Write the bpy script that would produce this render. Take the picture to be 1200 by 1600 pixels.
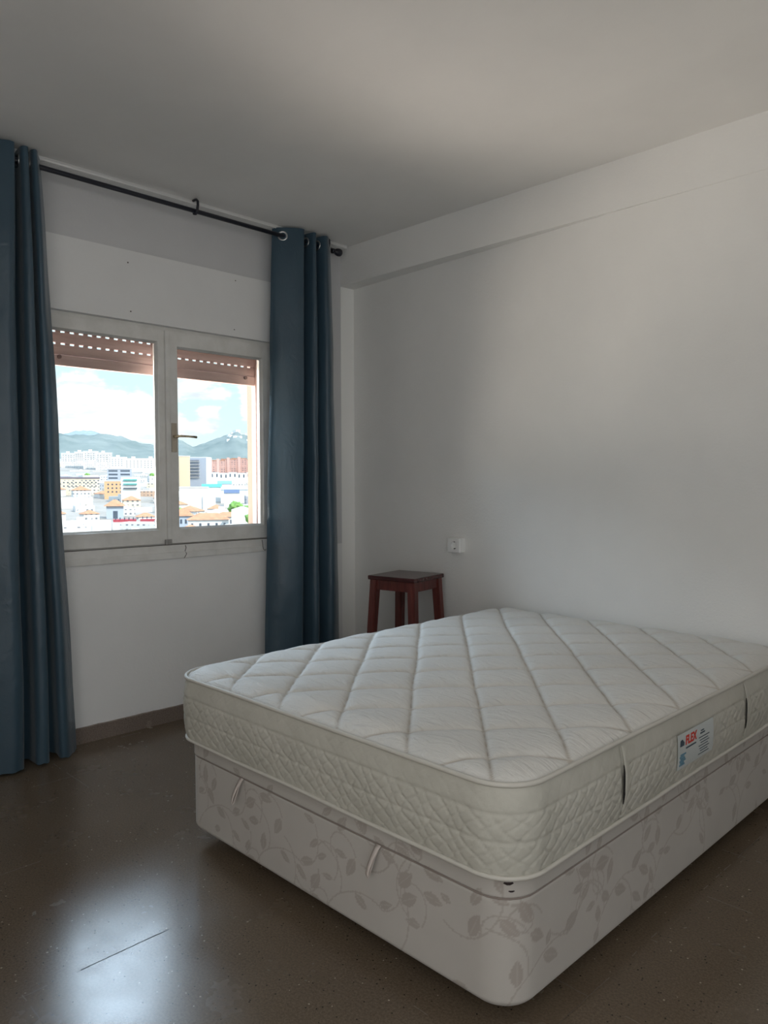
import bpy, bmesh, math, random
from mathutils import Vector, Matrix, noise
random.seed(7)
PI = math.pi
D = bpy.data
for o in list(D.objects): D.objects.remove(o)
SC = bpy.context.scene
COL = SC.collection

# ------------------------------------------------------------------ camera
CAM = Vector((3.2973, -3.0308, 1.1548))
YAW, PITCH, ROLL, FPX = 2.361, 0.0392, -0.0034, 1174.44
def cam_axes():
    f = Vector((math.cos(YAW)*math.cos(PITCH), math.sin(YAW)*math.cos(PITCH), -math.sin(PITCH)))
    r = Vector((math.sin(YAW), -math.cos(YAW), 0)); u = r.cross(f)
    c, s = math.cos(ROLL), math.sin(ROLL)
    return c*r+s*u, -s*r+c*u, f
_r, _u, _f = cam_axes()
cd = D.cameras.new('camera'); cam = D.objects.new('camera', cd); COL.objects.link(cam)
m = Matrix((( _r.x, _u.x, -_f.x, CAM.x), (_r.y, _u.y, -_f.y, CAM.y), (_r.z, _u.z, -_f.z, CAM.z), (0, 0, 0, 1)))
cam.matrix_world = m
cd.sensor_fit = 'VERTICAL'; cd.sensor_height = 36; cd.sensor_width = 27
cd.lens = FPX*36/1600; cd.clip_start = 0.05; cd.clip_end = 20000
SC.camera = cam
SC.view_settings.view_transform = 'Standard'; SC.view_settings.look = 'None'
SC.view_settings.gamma = 1; SC.view_settings.use_curve_mapping = False
SC.view_settings.exposure = 0.1
cy = SC.cycles
cy.max_bounces = 14; cy.diffuse_bounces = 9; cy.glossy_bounces = 4; cy.transparent_max_bounces = 12
cy.sample_clamp_indirect = 6; cy.caustics_reflective = False; cy.caustics_refractive = False
cy.use_denoising = True

# ------------------------------------------------------------------ node helpers
def ramp(nt, stops, src, interp='LINEAR'):
    r = nt.nodes.new('ShaderNodeValToRGB'); cr = r.color_ramp; cr.interpolation = interp
    while len(cr.elements) < len(stops): cr.elements.new(0.5)
    for e, (p, c) in zip(cr.elements, stops):
        e.position = p; e.color = (c[0], c[1], c[2], 1) if isinstance(c, (tuple, list)) else (c, c, c, 1)
    nt.links.new(src, r.inputs[0]); return r.outputs[0]
def math_n(nt, op, a, b=None, c=None, clamp=False):
    n = nt.nodes.new('ShaderNodeMath'); n.operation = op; n.use_clamp = clamp
    for i, v in enumerate((a, b, c)):
        if v is None: continue
        if isinstance(v, (int, float)): n.inputs[i].default_value = v
        else: nt.links.new(v, n.inputs[i])
    return n.outputs[0]
def mixc(nt, fac, a, b, blend='MIX'):
    n = nt.nodes.new('ShaderNodeMix'); n.data_type = 'RGBA'; n.blend_type = blend
    for i, v in ((0, fac), (6, a), (7, b)):
        if isinstance(v, (int, float)): n.inputs[i].default_value = v
        elif isinstance(v, (tuple, list)): n.inputs[i].default_value = (*v[:3], 1)
        else: nt.links.new(v, n.inputs[i])
    return n.outputs[2]
def noise_n(nt, scale, detail=4, rough=.5, vec=None, dist=0):
    n = nt.nodes.new('ShaderNodeTexNoise'); n.inputs['Scale'].default_value = scale
    n.inputs['Detail'].default_value = detail; n.inputs['Roughness'].default_value = rough
    n.inputs['Distortion'].default_value = dist
    if vec is not None: nt.links.new(vec, n.inputs['Vector'])
    return n.outputs[0]
def coord(nt, kind='Object'):
    return nt.nodes.new('ShaderNodeTexCoord').outputs[kind]
def mapping(nt, vec, scale=(1, 1, 1), rot=(0, 0, 0), loc=(0, 0, 0)):
    n = nt.nodes.new('ShaderNodeMapping'); nt.links.new(vec, n.inputs[0])
    n.inputs['Scale'].default_value = scale; n.inputs['Rotation'].default_value = rot; n.inputs['Location'].default_value = loc
    return n.outputs[0]
def bump(nt, h, strength, dist=.002):
    n = nt.nodes.new('ShaderNodeBump'); n.inputs['Strength'].default_value = strength; n.inputs['Distance'].default_value = dist
    nt.links.new(h, n.inputs['Height']); return n.outputs[0]
def mat(name, col=(.5, .5, .5), rough=.6, spec=.5, metal=0, fn=None, sheen=0):
    m = D.materials.new(name); m.use_nodes = True; nt = m.node_tree
    b = nt.nodes['Principled BSDF']
    b.inputs['Base Color'].default_value = (*col, 1); b.inputs['Roughness'].default_value = rough
    b.inputs['Specular IOR Level'].default_value = spec; b.inputs['Metallic'].default_value = metal
    b.inputs['Sheen Weight'].default_value = sheen
    if fn: fn(nt, b)
    return m

# ------------------------------------------------------------------ sky (world)
SKY_HIGH = (1.9, 2.5, 3.3)      # open sky above the view, brighter and bluer
LOW_WARM = (2.6, 2.1, 1.7)     # sunlit streets and roofs far below the window
W = D.worlds.new('sky'); SC.world = W; W.use_nodes = True
nt = W.node_tree; bg = nt.nodes['Background']
g = coord(nt, 'Generated'); sep = nt.nodes.new('ShaderNodeSeparateXYZ'); nt.links.new(g, sep.inputs[0])
X, Y, Z = sep.outputs
el = math_n(nt, 'MULTIPLY', math_n(nt, 'ARCSINE', Z), 180/PI)
az = math_n(nt, 'MULTIPLY', math_n(nt, 'ARCTAN2', Y, X), 180/PI)
tot = None
for a, e, sa, se, w in [(157, 5.7, 2.1, 1.5, 1.1), (153.2, 5.0, 1.5, 1.4, 1.0), (151.2, 4.3, 1.6, 1.2, .8), (156, 3.7, 5, .6, .8),
                        (156, 8.3, 1.5, .45, .5), (149.7, 7.2, 1.5, .8, .9), (147.6, 6.5, .9, .45, .9), (148.3, 5.3, .9, .45, .9),
                        (148.7, 4.1, 1.0, .4, .9), (145.4, 6.4, .6, 1.5, 1.0), (162, 7, 2, 2, .9), (141, 5, 2.5, 1.5, .9), (154, 12, 3, 1, .5)]:
    p = math_n(nt, 'POWER', math_n(nt, 'MULTIPLY', math_n(nt, 'SUBTRACT', az, a), 1/sa), 2)
    q = math_n(nt, 'POWER', math_n(nt, 'MULTIPLY', math_n(nt, 'SUBTRACT', el, e), 1/se), 2)
    v = math_n(nt, 'MULTIPLY', math_n(nt, 'EXPONENT', math_n(nt, 'MULTIPLY', math_n(nt, 'ADD', p, q), -.8)), w)
    tot = v if tot is None else math_n(nt, 'ADD', tot, v)
nz = noise_n(nt, 26, 6, .6, mapping(nt, g, (1, 1, 2.2)))
cl = math_n(nt, 'ADD', tot, math_n(nt, 'MULTIPLY', math_n(nt, 'SUBTRACT', nz, .5), 1.5))
cl = ramp(nt, [(.30, 0), (.62, 1)], cl, 'EASE')
shade = noise_n(nt, 14, 4, .55, mapping(nt, g, (1, 1, 4)))
ccol = ramp(nt, [(.34, (.88, .96, 1.04)), (.56, (1.28, 1.28, 1.28))], shade)
elf = math_n(nt, 'MULTIPLY_ADD', el, 1/60, .5)      # -30..30 deg
blue = ramp(nt, [(.5, (.95, 1.12, 1.16)), (.58, (.84, 1.10, 1.16)), (.72, (.68, 1.02, 1.13))], elf)
near = mixc(nt, cl, blue, ccol)
up = ramp(nt, [(.0, 0), (1, 1)], math_n(nt, 'MULTIPLY_ADD', el, 1/18, -14/18, clamp=True), 'EASE')
dn = ramp(nt, [(.0, 0), (1, 1)], math_n(nt, 'MULTIPLY_ADD', el, -1/12, -9/12, clamp=True), 'EASE')
c1 = mixc(nt, up, near, SKY_HIGH)
c2 = mixc(nt, dn, c1, LOW_WARM)
nt.links.new(c2, bg.inputs[0]); bg.inputs[1].default_value = 1.0
W.cycles.sampling_method = 'MANUAL'; W.cycles.sample_map_resolution = 1024

sun = D.lights.new('sun', 'SUN'); so = D.objects.new('sun', sun); COL.objects.link(so)
sun.energy = 5.0; sun.angle = math.radians(.6); sun.color = (1, .93, .82)
so.rotation_euler = Vector((.72, .12, .68)).to_track_quat('Z', 'Y').to_euler()

pl = D.lights.new('window_daylight', 'AREA'); po = D.objects.new('window_daylight', pl); COL.objects.link(po)
pl.shape = 'RECTANGLE'; pl.size = .80; pl.size_y = 1.27; pl.cycles.is_portal = True
po.location = (-.26, -1.22, 1.29); po.rotation_euler = (0, -PI/2, 0)   # where the daylight enters

# added unseen lamps: sky and warm bounce outside the window, fill behind the camera
for nm, loc, dr, sx, sy, e, c in (('added_sill_fill', (-.95, -1.6, -.10), (1, .1, 1.3), 2.4, 1.0, 170, (1, .85, .77)),
                               ('added_sky_fill', (-1.55, -1.75, 3.0), (1, .12, -.95), 3.4, 1.9, 400, (.66, .82, 1)),
                               ('added_low_warm_fill', (-2.60, -3.7, -.02), (1, .6, .42), 7.0, 1.15, 480, (1, .88, .76)),
                               ('added_side_warm_fill', (-2.6, -4.7, -.75), (.72, 1, .48), 1.7, 1.9, 420, (1, .80, .64)),
                               ('added_rear_fill', (2.9, -4.25, 1.35), (-.25, 1, 0), 1.9, 2.2, 20, (1, .96, .90)),
                               ('added_right_fill', (4.25, -2.9, 1.35), (-1, .1, .02), 2.0, 2.2, 19, (.93, .97, 1))):
    l = D.lights.new(nm, 'AREA'); o = D.objects.new(nm, l); COL.objects.link(o)
    l.shape = 'RECTANGLE'; l.size = sx; l.size_y = sy; l.energy = e; l.color = c
    o.location = loc; o.rotation_euler = (-Vector(dr)).to_track_quat('Z', 'Y').to_euler()

# ------------------------------------------------------------------ object helpers
def link(name, bm, m, parent=None, smooth=False, me=None):
    me = D.meshes.new(name)
    bmesh.ops.recalc_face_normals(bm, faces=bm.faces); bm.to_mesh(me); bm.free()
    for mm in (m if isinstance(m, (list, tuple)) else [m]): me.materials.append(mm)
    if smooth:
        for p in me.polygons: p.use_smooth = True
    o = D.objects.new(name, me); COL.objects.link(o)
    if parent: o.parent = parent
    return o
def tag(o, label=None, cat=None, group=None, kind=None):
    if label: o['label'] = label
    if cat: o['category'] = cat
    if group: o['group'] = group
    if kind: o['kind'] = kind
    return o
def empty(name, loc=(0, 0, 0), rz=0):
    o = D.objects.new(name, None); COL.objects.link(o); o.location = loc; o.rotation_euler = (0, 0, rz)
    o.empty_display_size = .1; return o
def box(bm, x0, x1, y0, y1, z0, z1, bevel=0, mi=0):
    vs = [bm.verts.new(p) for p in ((x0, y0, z0), (x1, y0, z0), (x1, y1, z0), (x0, y1, z0), (x0, y0, z1), (x1, y0, z1), (x1, y1, z1), (x0, y1, z1))]
    fs = [bm.faces.new([vs[i] for i in f]) for f in ((0, 3, 2, 1), (4, 5, 6, 7), (0, 1, 5, 4), (1, 2, 6, 5), (2, 3, 7, 6), (3, 0, 4, 7))]
    for f in fs: f.material_index = mi
    if bevel:
        es = list({e for f in fs for e in f.edges})
        bmesh.ops.bevel(bm, geom=es, offset=bevel, segments=2, profile=.6, affect='EDGES', clamp_overlap=True)
    return bm
def nb(*a, **k): return box(bmesh.new(), *a, **k)
def tube(bm, pts, r, seg=10, cap=True):
    pts = [Vector(p) for p in pts]; rings = []
    rr = r if isinstance(r, (list, tuple)) else [r]*len(pts)
    t0 = (pts[1]-pts[0]).normalized(); n = t0.orthogonal().normalized()
    for i, p in enumerate(pts):
        t = (pts[min(i+1, len(pts)-1)]-pts[max(i-1, 0)]).normalized()
        n = (n-t*n.dot(t)).normalized(); b = t.cross(n)
        rings.append([bm.verts.new(p+(n*math.cos(2*PI*k/seg)+b*math.sin(2*PI*k/seg))*rr[i]) for k in range(seg)])
    for a, b in zip(rings, rings[1:]):
        for k in range(seg): bm.faces.new((a[k], a[(k+1) % seg], b[(k+1) % seg], b[k]))
    if cap: bm.faces.new(rings[0][::-1]); bm.faces.new(rings[-1])
    return bm
def loop_tube(bm, pts, r, seg=8):
    pts = [Vector(p) for p in pts]; N = len(pts); rings = []
    for i, p in enumerate(pts):
        t = (pts[(i+1) % N]-pts[i-1]).normalized(); u = Vector((0, 0, 1)); s = t.cross(u).normalized(); u = s.cross(t)
        rings.append([bm.verts.new(p+(s*math.cos(2*PI*k/seg)+u*math.sin(2*PI*k/seg))*r) for k in range(seg)])
    for i in range(N):
        a, b = rings[i], rings[(i+1) % N]
        for k in range(seg): bm.faces.new((a[k], a[(k+1) % seg], b[(k+1) % seg], b[k]))
    return bm
def prism(bm, poly, z0, z1):
    a = [bm.verts.new((x, y, z0)) for x, y in poly]; b = [bm.verts.new((x, y, z1)) for x, y in poly]
    bm.faces.new(a[::-1]); bm.faces.new(b)
    for i in range(len(poly)): j = (i+1) % len(poly); bm.faces.new((a[i], a[j], b[j], b[i]))
    return bm

# ------------------------------------------------------------------ materials
def plaster(scale, strength, base, var=.04):
    def fn(nt, b):
        c = coord(nt)
        n1 = noise_n(nt, 1.3, 4, .6, c); n2 = noise_n(nt, scale, 5, .6, c)
        lo = tuple(x*(1-var) for x in base); hi = tuple(min(1, x*(1+var)) for x in base)
        nt.links.new(ramp(nt, [(.3, lo), (.7, hi)], n1), b.inputs['Base Color'])
        nt.links.new(bump(nt, n2, strength, .004), b.inputs['Normal'])
    return fn
M_wall = mat('wall_paint', rough=.8, spec=.25, fn=plaster(95, .35, (.80, .795, .78)))
M_wall2 = mat('window_wall_paint', rough=.75, spec=.3, fn=plaster(60, .18, (.80, .80, .80)))
M_wall3 = mat('upper_wall_and_curtain_shade', rough=.8, spec=.25, fn=plaster(60, .18, (.62, .62, .63)))  # upper zone's darker paint; also paints curtain shade beside the right curtain
M_strip = mat('corner_strip_paint', (.90, .90, .88), .7)
M_ceil = mat('ceiling_paint', rough=.85, spec=.2, fn=plaster(40, .12, (.80, .79, .775)))
M_white = mat('white_paint', (.74, .73, .71), .38, .5, fn=lambda nt, b: nt.links.new(ramp(nt, [(.35, (.66, .65, .62)), (.6, (.75, .74, .72))], noise_n(nt, 9, 5, .6, coord(nt))), b.inputs['Base Color']))
M_seam = mat('grimy_seam', (.10, .09, .085), .8)
M_plastic = mat('white_plastic', (.80, .80, .79), .3)
M_black = mat('black_metal', (.012, .013, .022), .38)
M_steel = mat('brushed_steel', (.62, .62, .62), .28, metal=1)
M_brass = mat('worn_brass', (.80, .68, .48), .25, metal=1)
M_dark = mat('slit_shade', (.012, .01, .01), .9)

def terrazzo(base, joints=True):
    def fn(nt, b):
        c = coord(nt)
        n1 = noise_n(nt, 2.2, 5, .6, c); n2 = noise_n(nt, 170, 4, .75, c)
        lo = tuple(x*.80 for x in base); hi = tuple(x*1.2 for x in base)
        col = ramp(nt, [(.3, lo), (.7, hi)], n1)
        col = mixc(nt, .6, col, ramp(nt, [(.3, tuple(x*.45 for x in base)), (.75, tuple(x*1.75 for x in base))], n2))
        v = nt.nodes.new('ShaderNodeTexVoronoi'); v.inputs['Scale'].default_value = 120; nt.links.new(c, v.inputs['Vector'])
        sc_ = nt.nodes.new('ShaderNodeSeparateColor'); nt.links.new(v.outputs['Color'], sc_.inputs[0])
        pick = math_n(nt, 'GREATER_THAN', sc_.outputs[0], .95)
        dot = math_n(nt, 'LESS_THAN', v.outputs['Distance'], math_n(nt, 'MULTIPLY', sc_.outputs[1], .32))
        col = mixc(nt, math_n(nt, 'MULTIPLY', pick, dot), col, (.42, .36, .27))
        pick2 = math_n(nt, 'GREATER_THAN', sc_.outputs[2], .975)
        dot2 = math_n(nt, 'LESS_THAN', v.outputs['Distance'], .22)
        col = mixc(nt, math_n(nt, 'MULTIPLY', pick2, dot2), col, (.02, .015, .01))
        rough = ramp(nt, [(.3, .20), (.7, .29)], noise_n(nt, 5, 4, .6, c))
        if joints:
            s = nt.nodes.new('ShaderNodeSeparateXYZ'); nt.links.new(c, s.inputs[0])
            wob = math_n(nt, 'MULTIPLY', math_n(nt, 'SUBTRACT', noise_n(nt, 28, 3, .6, c), .5), .006)
            pat = ramp(nt, [(.54, 0), (.66, 1)], noise_n(nt, 2.3, 4, .7, c))
            tot = None
            for out, off in ((s.outputs[0], 1.55), (s.outputs[1], -1.85)):
                d = math_n(nt, 'ADD', math_n(nt, 'SUBTRACT', out, off-30), wob)
                fr = math_n(nt, 'ABSOLUTE', math_n(nt, 'SUBTRACT', math_n(nt, 'FRACT', math_n(nt, 'MULTIPLY_ADD', d, 1/.3, .5)), .5))
                ln = math_n(nt, 'LESS_THAN', fr, .0035)
                tot = ln if tot is None else math_n(nt, 'MAXIMUM', tot, ln)
            jm = math_n(nt, 'MULTIPLY', math_n(nt, 'MULTIPLY', tot, pat), .35)
            # one open crack in the joint in front of the bed
            dx = math_n(nt, 'ABSOLUTE', math_n(nt, 'ADD', math_n(nt, 'SUBTRACT', s.outputs[0], 1.55), wob))
            dy = math_n(nt, 'ABSOLUTE', math_n(nt, 'SUBTRACT', s.outputs[1], -2.205))
            ck = math_n(nt, 'MULTIPLY', math_n(nt, 'LESS_THAN', dx, .0016), math_n(nt, 'LESS_THAN', dy, .115))
            ck = math_n(nt, 'MAXIMUM', ck, jm)
            col = mixc(nt, ck, col, (.012, .010, .009))
            rough = mixc(nt, ck, rough, (.9, .9, .9))
        nt.links.new(col, b.inputs['Base Color']); nt.links.new(rough, b.inputs['Roughness'])
        nt.links.new(bump(nt, noise_n(nt, 6, 3, .5, c), .10, .004), b.inputs['Normal'])
    return fn
M_floor = mat('brown_terrazzo', spec=.5, fn=terrazzo((.142, .108, .076)))
M_skirt = mat('terrazzo_skirting', spec=.5, fn=terrazzo((.20, .16, .135), False))

# ------------------------------------------------------------------ room shell
RX, RY, H, T = 4.3, -4.3, 2.5, .25
WX0, WX1 = -1.845, -.575           # window opening along y
WZ0, WZ1 = .80, 1.905
def struct(name, bm, m, parent=None, **k):
    o = link(name, bm, m, parent, **k)
    if not parent: o['kind'] = 'structure'
    return o
struct('floor', nb(-T, RX+T, RY-T, T, -.2, 0), M_floor)
struct('ceiling', nb(-T, RX+T, RY-T, T, H, H+.2), M_ceil)
bm = bmesh.new()
TW = .24
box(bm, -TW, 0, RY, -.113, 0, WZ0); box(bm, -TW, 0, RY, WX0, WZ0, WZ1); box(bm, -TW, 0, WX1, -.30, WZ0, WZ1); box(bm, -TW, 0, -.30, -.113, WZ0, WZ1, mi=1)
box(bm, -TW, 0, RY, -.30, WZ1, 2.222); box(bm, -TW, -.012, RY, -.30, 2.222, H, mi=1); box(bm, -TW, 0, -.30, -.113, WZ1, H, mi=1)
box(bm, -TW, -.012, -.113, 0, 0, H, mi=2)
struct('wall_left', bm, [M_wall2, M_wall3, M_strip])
def wy(x): return -.075*max(0, min(1, x/1.83))     # the bed wall runs slightly out of square
XS_ = [-TW, 0, .3, .9, 1.4, 1.83, 2.2, 3, RX+T]
struct('wall_back', prism(bmesh.new(), [(x, wy(x)) for x in XS_]+[(RX+T, T), (-TW, T)], 0, H), M_wall)
struct('wall_right', nb(RX, RX+T, RY, 0, 0, H), M_wall)
struct('wall_front', nb(-TW, RX+T, RY-T, RY, 0, H), M_wall)
# ceiling beam along the bed wall: it tapers away into the wall
bm = bmesh.new()
prism(bm, [(-.012, .02), (-.012, -.113), (.9, -.102), (1.4, -.092), (1.85, -.080), (2.3, -.0775), (RX, -.0775), (RX, .02)], 2.292, H)
es = [e for e in bm.edges if all(abs(v.co.z-2.292) < 1e-4 and v.co.y < -.05 for v in e.verts)]
bmesh.ops.bevel(bm, geom=es, offset=.006, segments=2, affect='EDGES')
struct('trim_1', bm, M_wall)
bm = bmesh.new()
for y, z, q in ((-1.41, 2.165, .0035), (-1.40, 1.945, .0035), (-.83, 2.19, .003), (-.84, 1.94, .003)): tube(bm, [(-.001, y, z), (.0012, y, z)], q, 8)
struct('trim_4', bm, M_seam)
# skirting, with the ragged paint line on top
def skirting(name, L, place):
    bm = bmesh.new(); n = int(L/.03); A = []
    for i in range(n+1):
        s = L*i/n; h = .070+.004*noise.noise(Vector((s*3, 1.3, 0)))+.0025*noise.noise(Vector((s*19, 4, 0)))
        A.append([bm.verts.new(place(s, d, z)) for d, z in ((0, 0), (.012, 0), (.012, h-.002), (.010, h), (0, h))])
    for a, b in zip(A, A[1:]):
        for k in range(4): bm.faces.new((a[k], a[k+1], b[k+1], b[k]))
        bm.faces.new((a[4], a[0], b[0], b[4]))
    bm.faces.new(A[0]); bm.faces.new(A[-1][::-1])
    return struct(name, bm, M_skirt)
skirting('baseboard_left', -RY-.113, lambda s, d, z: (d, RY+s, z))
skirting('baseboard_back', RX, lambda s, d, z: (s, wy(s)-d, z))
# tan outside reveal of the window opening
M_reveal = mat('outside_reveal_render', rough=.8, fn=plaster(70, .3, (.17, .12, .088)))
bm = bmesh.new()
box(bm, -.235, -.085, WX1-.030, WX1, WZ0, WZ1); box(bm, -.235, -.085, WX0, WX0+.030, WZ0, WZ1)
struct('trim_2', bm, M_reveal)
struct('trim_3', nb(-.29, -.085, WX0-.03, WX1+.03, WZ0-.02, WZ0+.055, .004), M_reveal)

# ------------------------------------------------------------------ window
win = empty('window_1', (0, (WX0+WX1)/2, WZ0)); win['kind'] = 'structure'
def wpart(name, bm, m, parent=None, **k):
    off = Vector((0, (WX0+WX1)/2, WZ0))
    for v in bm.verts: v.co -= off
    return link(name, bm, m, parent or win, **k)
FX0, FX1 = -.085, -.030
bm = bmesh.new()
box(bm, FX0, FX1, WX0, WX0+.028, WZ0, WZ1, .002); box(bm, FX0, FX1, WX1-.026, WX1, WZ0, WZ1, .002)
box(bm, FX0, FX1-.001, WX0+.02, WX1-.02, WZ1-.018, WZ1, .002); box(bm, FX0, FX1-.001, WX0+.02, WX1-.02, WZ0, .860, .002)
wpart('window_frame', bm, M_white)
# inside sill: a flat board with a small lip, flush on the wall
bm = bmesh.new()
box(bm, -.03, .010, WX0-.01, WX1+.012, .790, .822, .003); box(bm, -.03, .004, WX0-.005, WX1+.006, .820, .858, .003)
sill = wpart('window_sill', bm, M_white)
bm = bmesh.new()
for y0, z0, pts in ((-1.14, .852, [(0, 0), (.004, -.012), (-.002, -.028), (.003, -.042), (-.006, -.056), (-.012, -.062)]),
                    (-.685, .852, [(0, 0), (.003, -.015), (.001, -.035), (.004, -.048), (.014, -.056), (.02, -.05)])):
    tube(bm, [(.0125 if z < -.03 else .0065, y0+a, z0+z) for a, z in pts], .0016, 6)
wpart('sill_crack', bm, M_seam)  # thin dark tubes drawn as crack lines on the sill
bm = bmesh.new(); box(bm, .001, .0045, WX0, WX1, .8565, .8595); 
wpart('sill_gap', bm, M_seam)
M_glass = D.materials.new('window_glass'); M_glass.use_nodes = True
nt = M_glass.node_tree; nt.nodes.remove(nt.nodes['Principled BSDF'])
tr = nt.nodes.new('ShaderNodeBsdfTransparent'); tr.inputs[0].default_value = (.97, .985, .98, 1)
gl = nt.nodes.new('ShaderNodeBsdfGlossy'); gl.inputs['Roughness'].default_value = .02
lw = nt.nodes.new('ShaderNodeFresnel'); lw.inputs[0].default_value = 1.45
mx = nt.nodes.new('ShaderNodeMixShader'); nt.links.new(lw.outputs[0], mx.inputs[0]); nt.links.new(tr.outputs[0], mx.inputs[1]); nt.links.new(gl.outputs[0], mx.inputs[2])
nt.links.new(mx.outputs[0], nt.nodes['Material Output'].inputs[0])
def sash(y0, y1, z0, z1, gy0, gy1, gz0, gz1, xf):
    """casement leaf: stiles and rails round the glass, beads, pane"""
    x0 = FX0+.012; bm = bmesh.new()
    box(bm, x0, xf, y0, gy0-.006, z0, z1, .0025); box(bm, x0, xf, gy1+.006, y1, z0, z1, .0025)
    box(bm, x0, xf-.0005, gy0-.008, gy1+.008, z0, gz0-.006, .0025); box(bm, x0, xf-.0005, gy0-.008, gy1+.008, gz1+.006, z1, .0025)
    s = wpart('sash', bm, M_white)
    bm = bmesh.new()   # sloping bead
    def bead(p, q, inn):
        a = [bm.verts.new(v) for v in p]; b = [bm.verts.new(v) for v in q]
        for i in range(3): bm.faces.new((a[i], a[(i+1) % 3], b[(i+1) % 3], b[i]))
        bm.faces.new(a[::-1]); bm.faces.new(b)
    w, dx = .009, .020
    for (ya, za, yb, zb, sy, sz) in ((gy0-.006, gz0-.006, gy0-.006, gz1+.006, w, 0), (gy1+.006, gz0-.006, gy1+.006, gz1+.006, -w, 0),
                                     (gy0-.006, gz0-.006, gy1+.006, gz0-.006, 0, w), (gy0-.006, gz1+.006, gy1+.006, gz1+.006, 0, -w)):
        bead([(xf-.004, ya, za), (xf-dx, ya, za), (xf-dx, ya+sy, za+sz)], [(xf-.004, yb, zb), (xf-dx, yb, zb), (xf-dx, yb+sy, zb+sz)], 0)
    off = Vector((0, (WX0+WX1)/2, WZ0))
    for v in bm.verts: v.co -= off
    link('bead', bm, M_white, s)
    wpart('glass_pane', nb(xf-.026, xf-.022, gy0-.01, gy1+.01, gz0-.01, gz1+.01), M_glass, s)
    return s
XS = -.018
s1 = sash(WX0+.024, -1.212, .862, 1.888, WX0+.10, -1.262, .936, 1.824, XS-.006)
s2 = sash(-1.208, WX1-.022, .862, 1.888, -1.150, -.660, .936, 1.811, XS)
# meeting-stile cover bead
wpart('meeting_bead', nb(XS-.012, XS+.006, -1.222, -1.199, .866, 1.886, .003), M_white, s2)
for z in (1.766, .975):
    wpart('hinge', tube(bmesh.new(), [(XS+.004, WX1-.022, z-.045), (XS+.004, WX1-.022, z+.045)], .0055, 10), M_white, s2, smooth=True)
wpart('handle_plate', nb(XS-.001, XS+.005, -1.193, -1.166, 1.306, 1.446, .002), mat('tan_plate', (.50, .44, .36), .35, metal=.3), s2)
bm = bmesh.new(); tube(bm, [(XS+.004, -1.180, 1.381), (XS+.040, -1.180, 1.381)], .0075, 12)
tube(bm, [(XS+.038, -1.184, 1.381), (XS+.041, -1.165, 1.382), (XS+.041, -1.12, 1.382), (XS+.038, -1.078, 1.380)], [.0065, .0058, .005, .006], 10)
wpart('handle', bm, M_brass, s2, smooth=True)
bm = bmesh.new(); box(bm, XS-.002, XS+.014, -1.236, -1.204, .842, .884, .003); tube(bm, [(XS+.014, -1.222, .846), (XS+.017, -1.222, .882)], .004, 8)
wpart('latch_keeper', bm, mat('painted_latch', (.34, .33, .32), .5, metal=.3))

# ------------------------------------------------------------------ roller shutter (half way up its box)
M_slat = mat('shutter_slat', (.42, .30, .28), .55, fn=lambda nt, b: nt.links.new(ramp(nt, [(.3, (.36, .245, .225)), (.7, (.46, .325, .30))], noise_n(nt, 7, 4, .6, mapping(nt, coord(nt), (1, .6, 6)))), b.inputs['Base Color']))
SX = -.150; SY0, SY1 = WX0+.034, WX1-.034
shut = empty('roller_shutter', (SX, (SY0+SY1)/2, 1.685))
tag(shut, 'reddish brown roller shutter lowered a little outside the window', 'shutter')
def sp(name, bm, m, parent=None, **k):
    off = Vector((SX, (SY0+SY1)/2, 1.685))
    for v in bm.verts: v.co -= off
    return link(name, bm, m, parent or shut, **k)
def slat(name, z0, z1):
    bm = bmesh.new(); prof = [(0, z0), (.006, z0+.002), (.0095, (z0*2+z1)/3), (.0095, (z0+z1*2)/3), (.006, z1-.002), (0, z1), (-.003, z1), (-.003, z0)]
    a = [bm.verts.new((SX+x, SY0, z)) for x, z in prof]; b = [bm.verts.new((SX+x, SY1, z)) for x, z in prof]
    for i in range(8): bm.faces.new((a[i], a[(i+1) % 8], b[(i+1) % 8], b[i]))
    bm.faces.new(a[::-1]); bm.faces.new(b); return sp(name, bm, M_slat)
bm = bmesh.new(); box(bm, SX-.006, SX+.012, SY0, SY1, 1.685, 1.7325, .003); sp('bottom_rail', bm, M_slat)
slat('slat', 1.7345, 1.781); slat('slat', 1.7875, 1.8350); slat('slat', 1.8415, 1.885); slat('slat', 1.894, 1.94)
for z in (1.781, 1.835, 1.885):        # hinge strip between slats, pierced by slots
    bm = bmesh.new(); y = SY0; k = 0
    while y < SY1-.022:
        box(bm, SX-.001, SX+.002, y, min(y+.0225, SY1), z-.001, z+.0075 if z < 1.88 else z+.010); y += .0417
    sp('hinge_strip', bm, M_slat)
for y in (SY0+.135, SY1-.075):
    bm = bmesh.new(); tube(bm, [(SX+.011, y, 1.711+.012), (SX+.022, y, 1.711+.012)], .009, 14); sp('stop_button', bm, mat('dark_rubber', (.10, .05, .045), .6), smooth=False)
for y0, y1 in ((WX0+.030, WX0+.046), (WX1-.046, WX1-.030)):
    o = link('shutter_guide', nb(SX-.018, SX+.018, y0, y1, WZ0+.055, WZ1), M_slat)
    tag(o, 'brown shutter guide rail on the %s outside jamb of the window' % ('left' if y0 < -1.2 else 'right'), 'guide rail')

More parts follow.
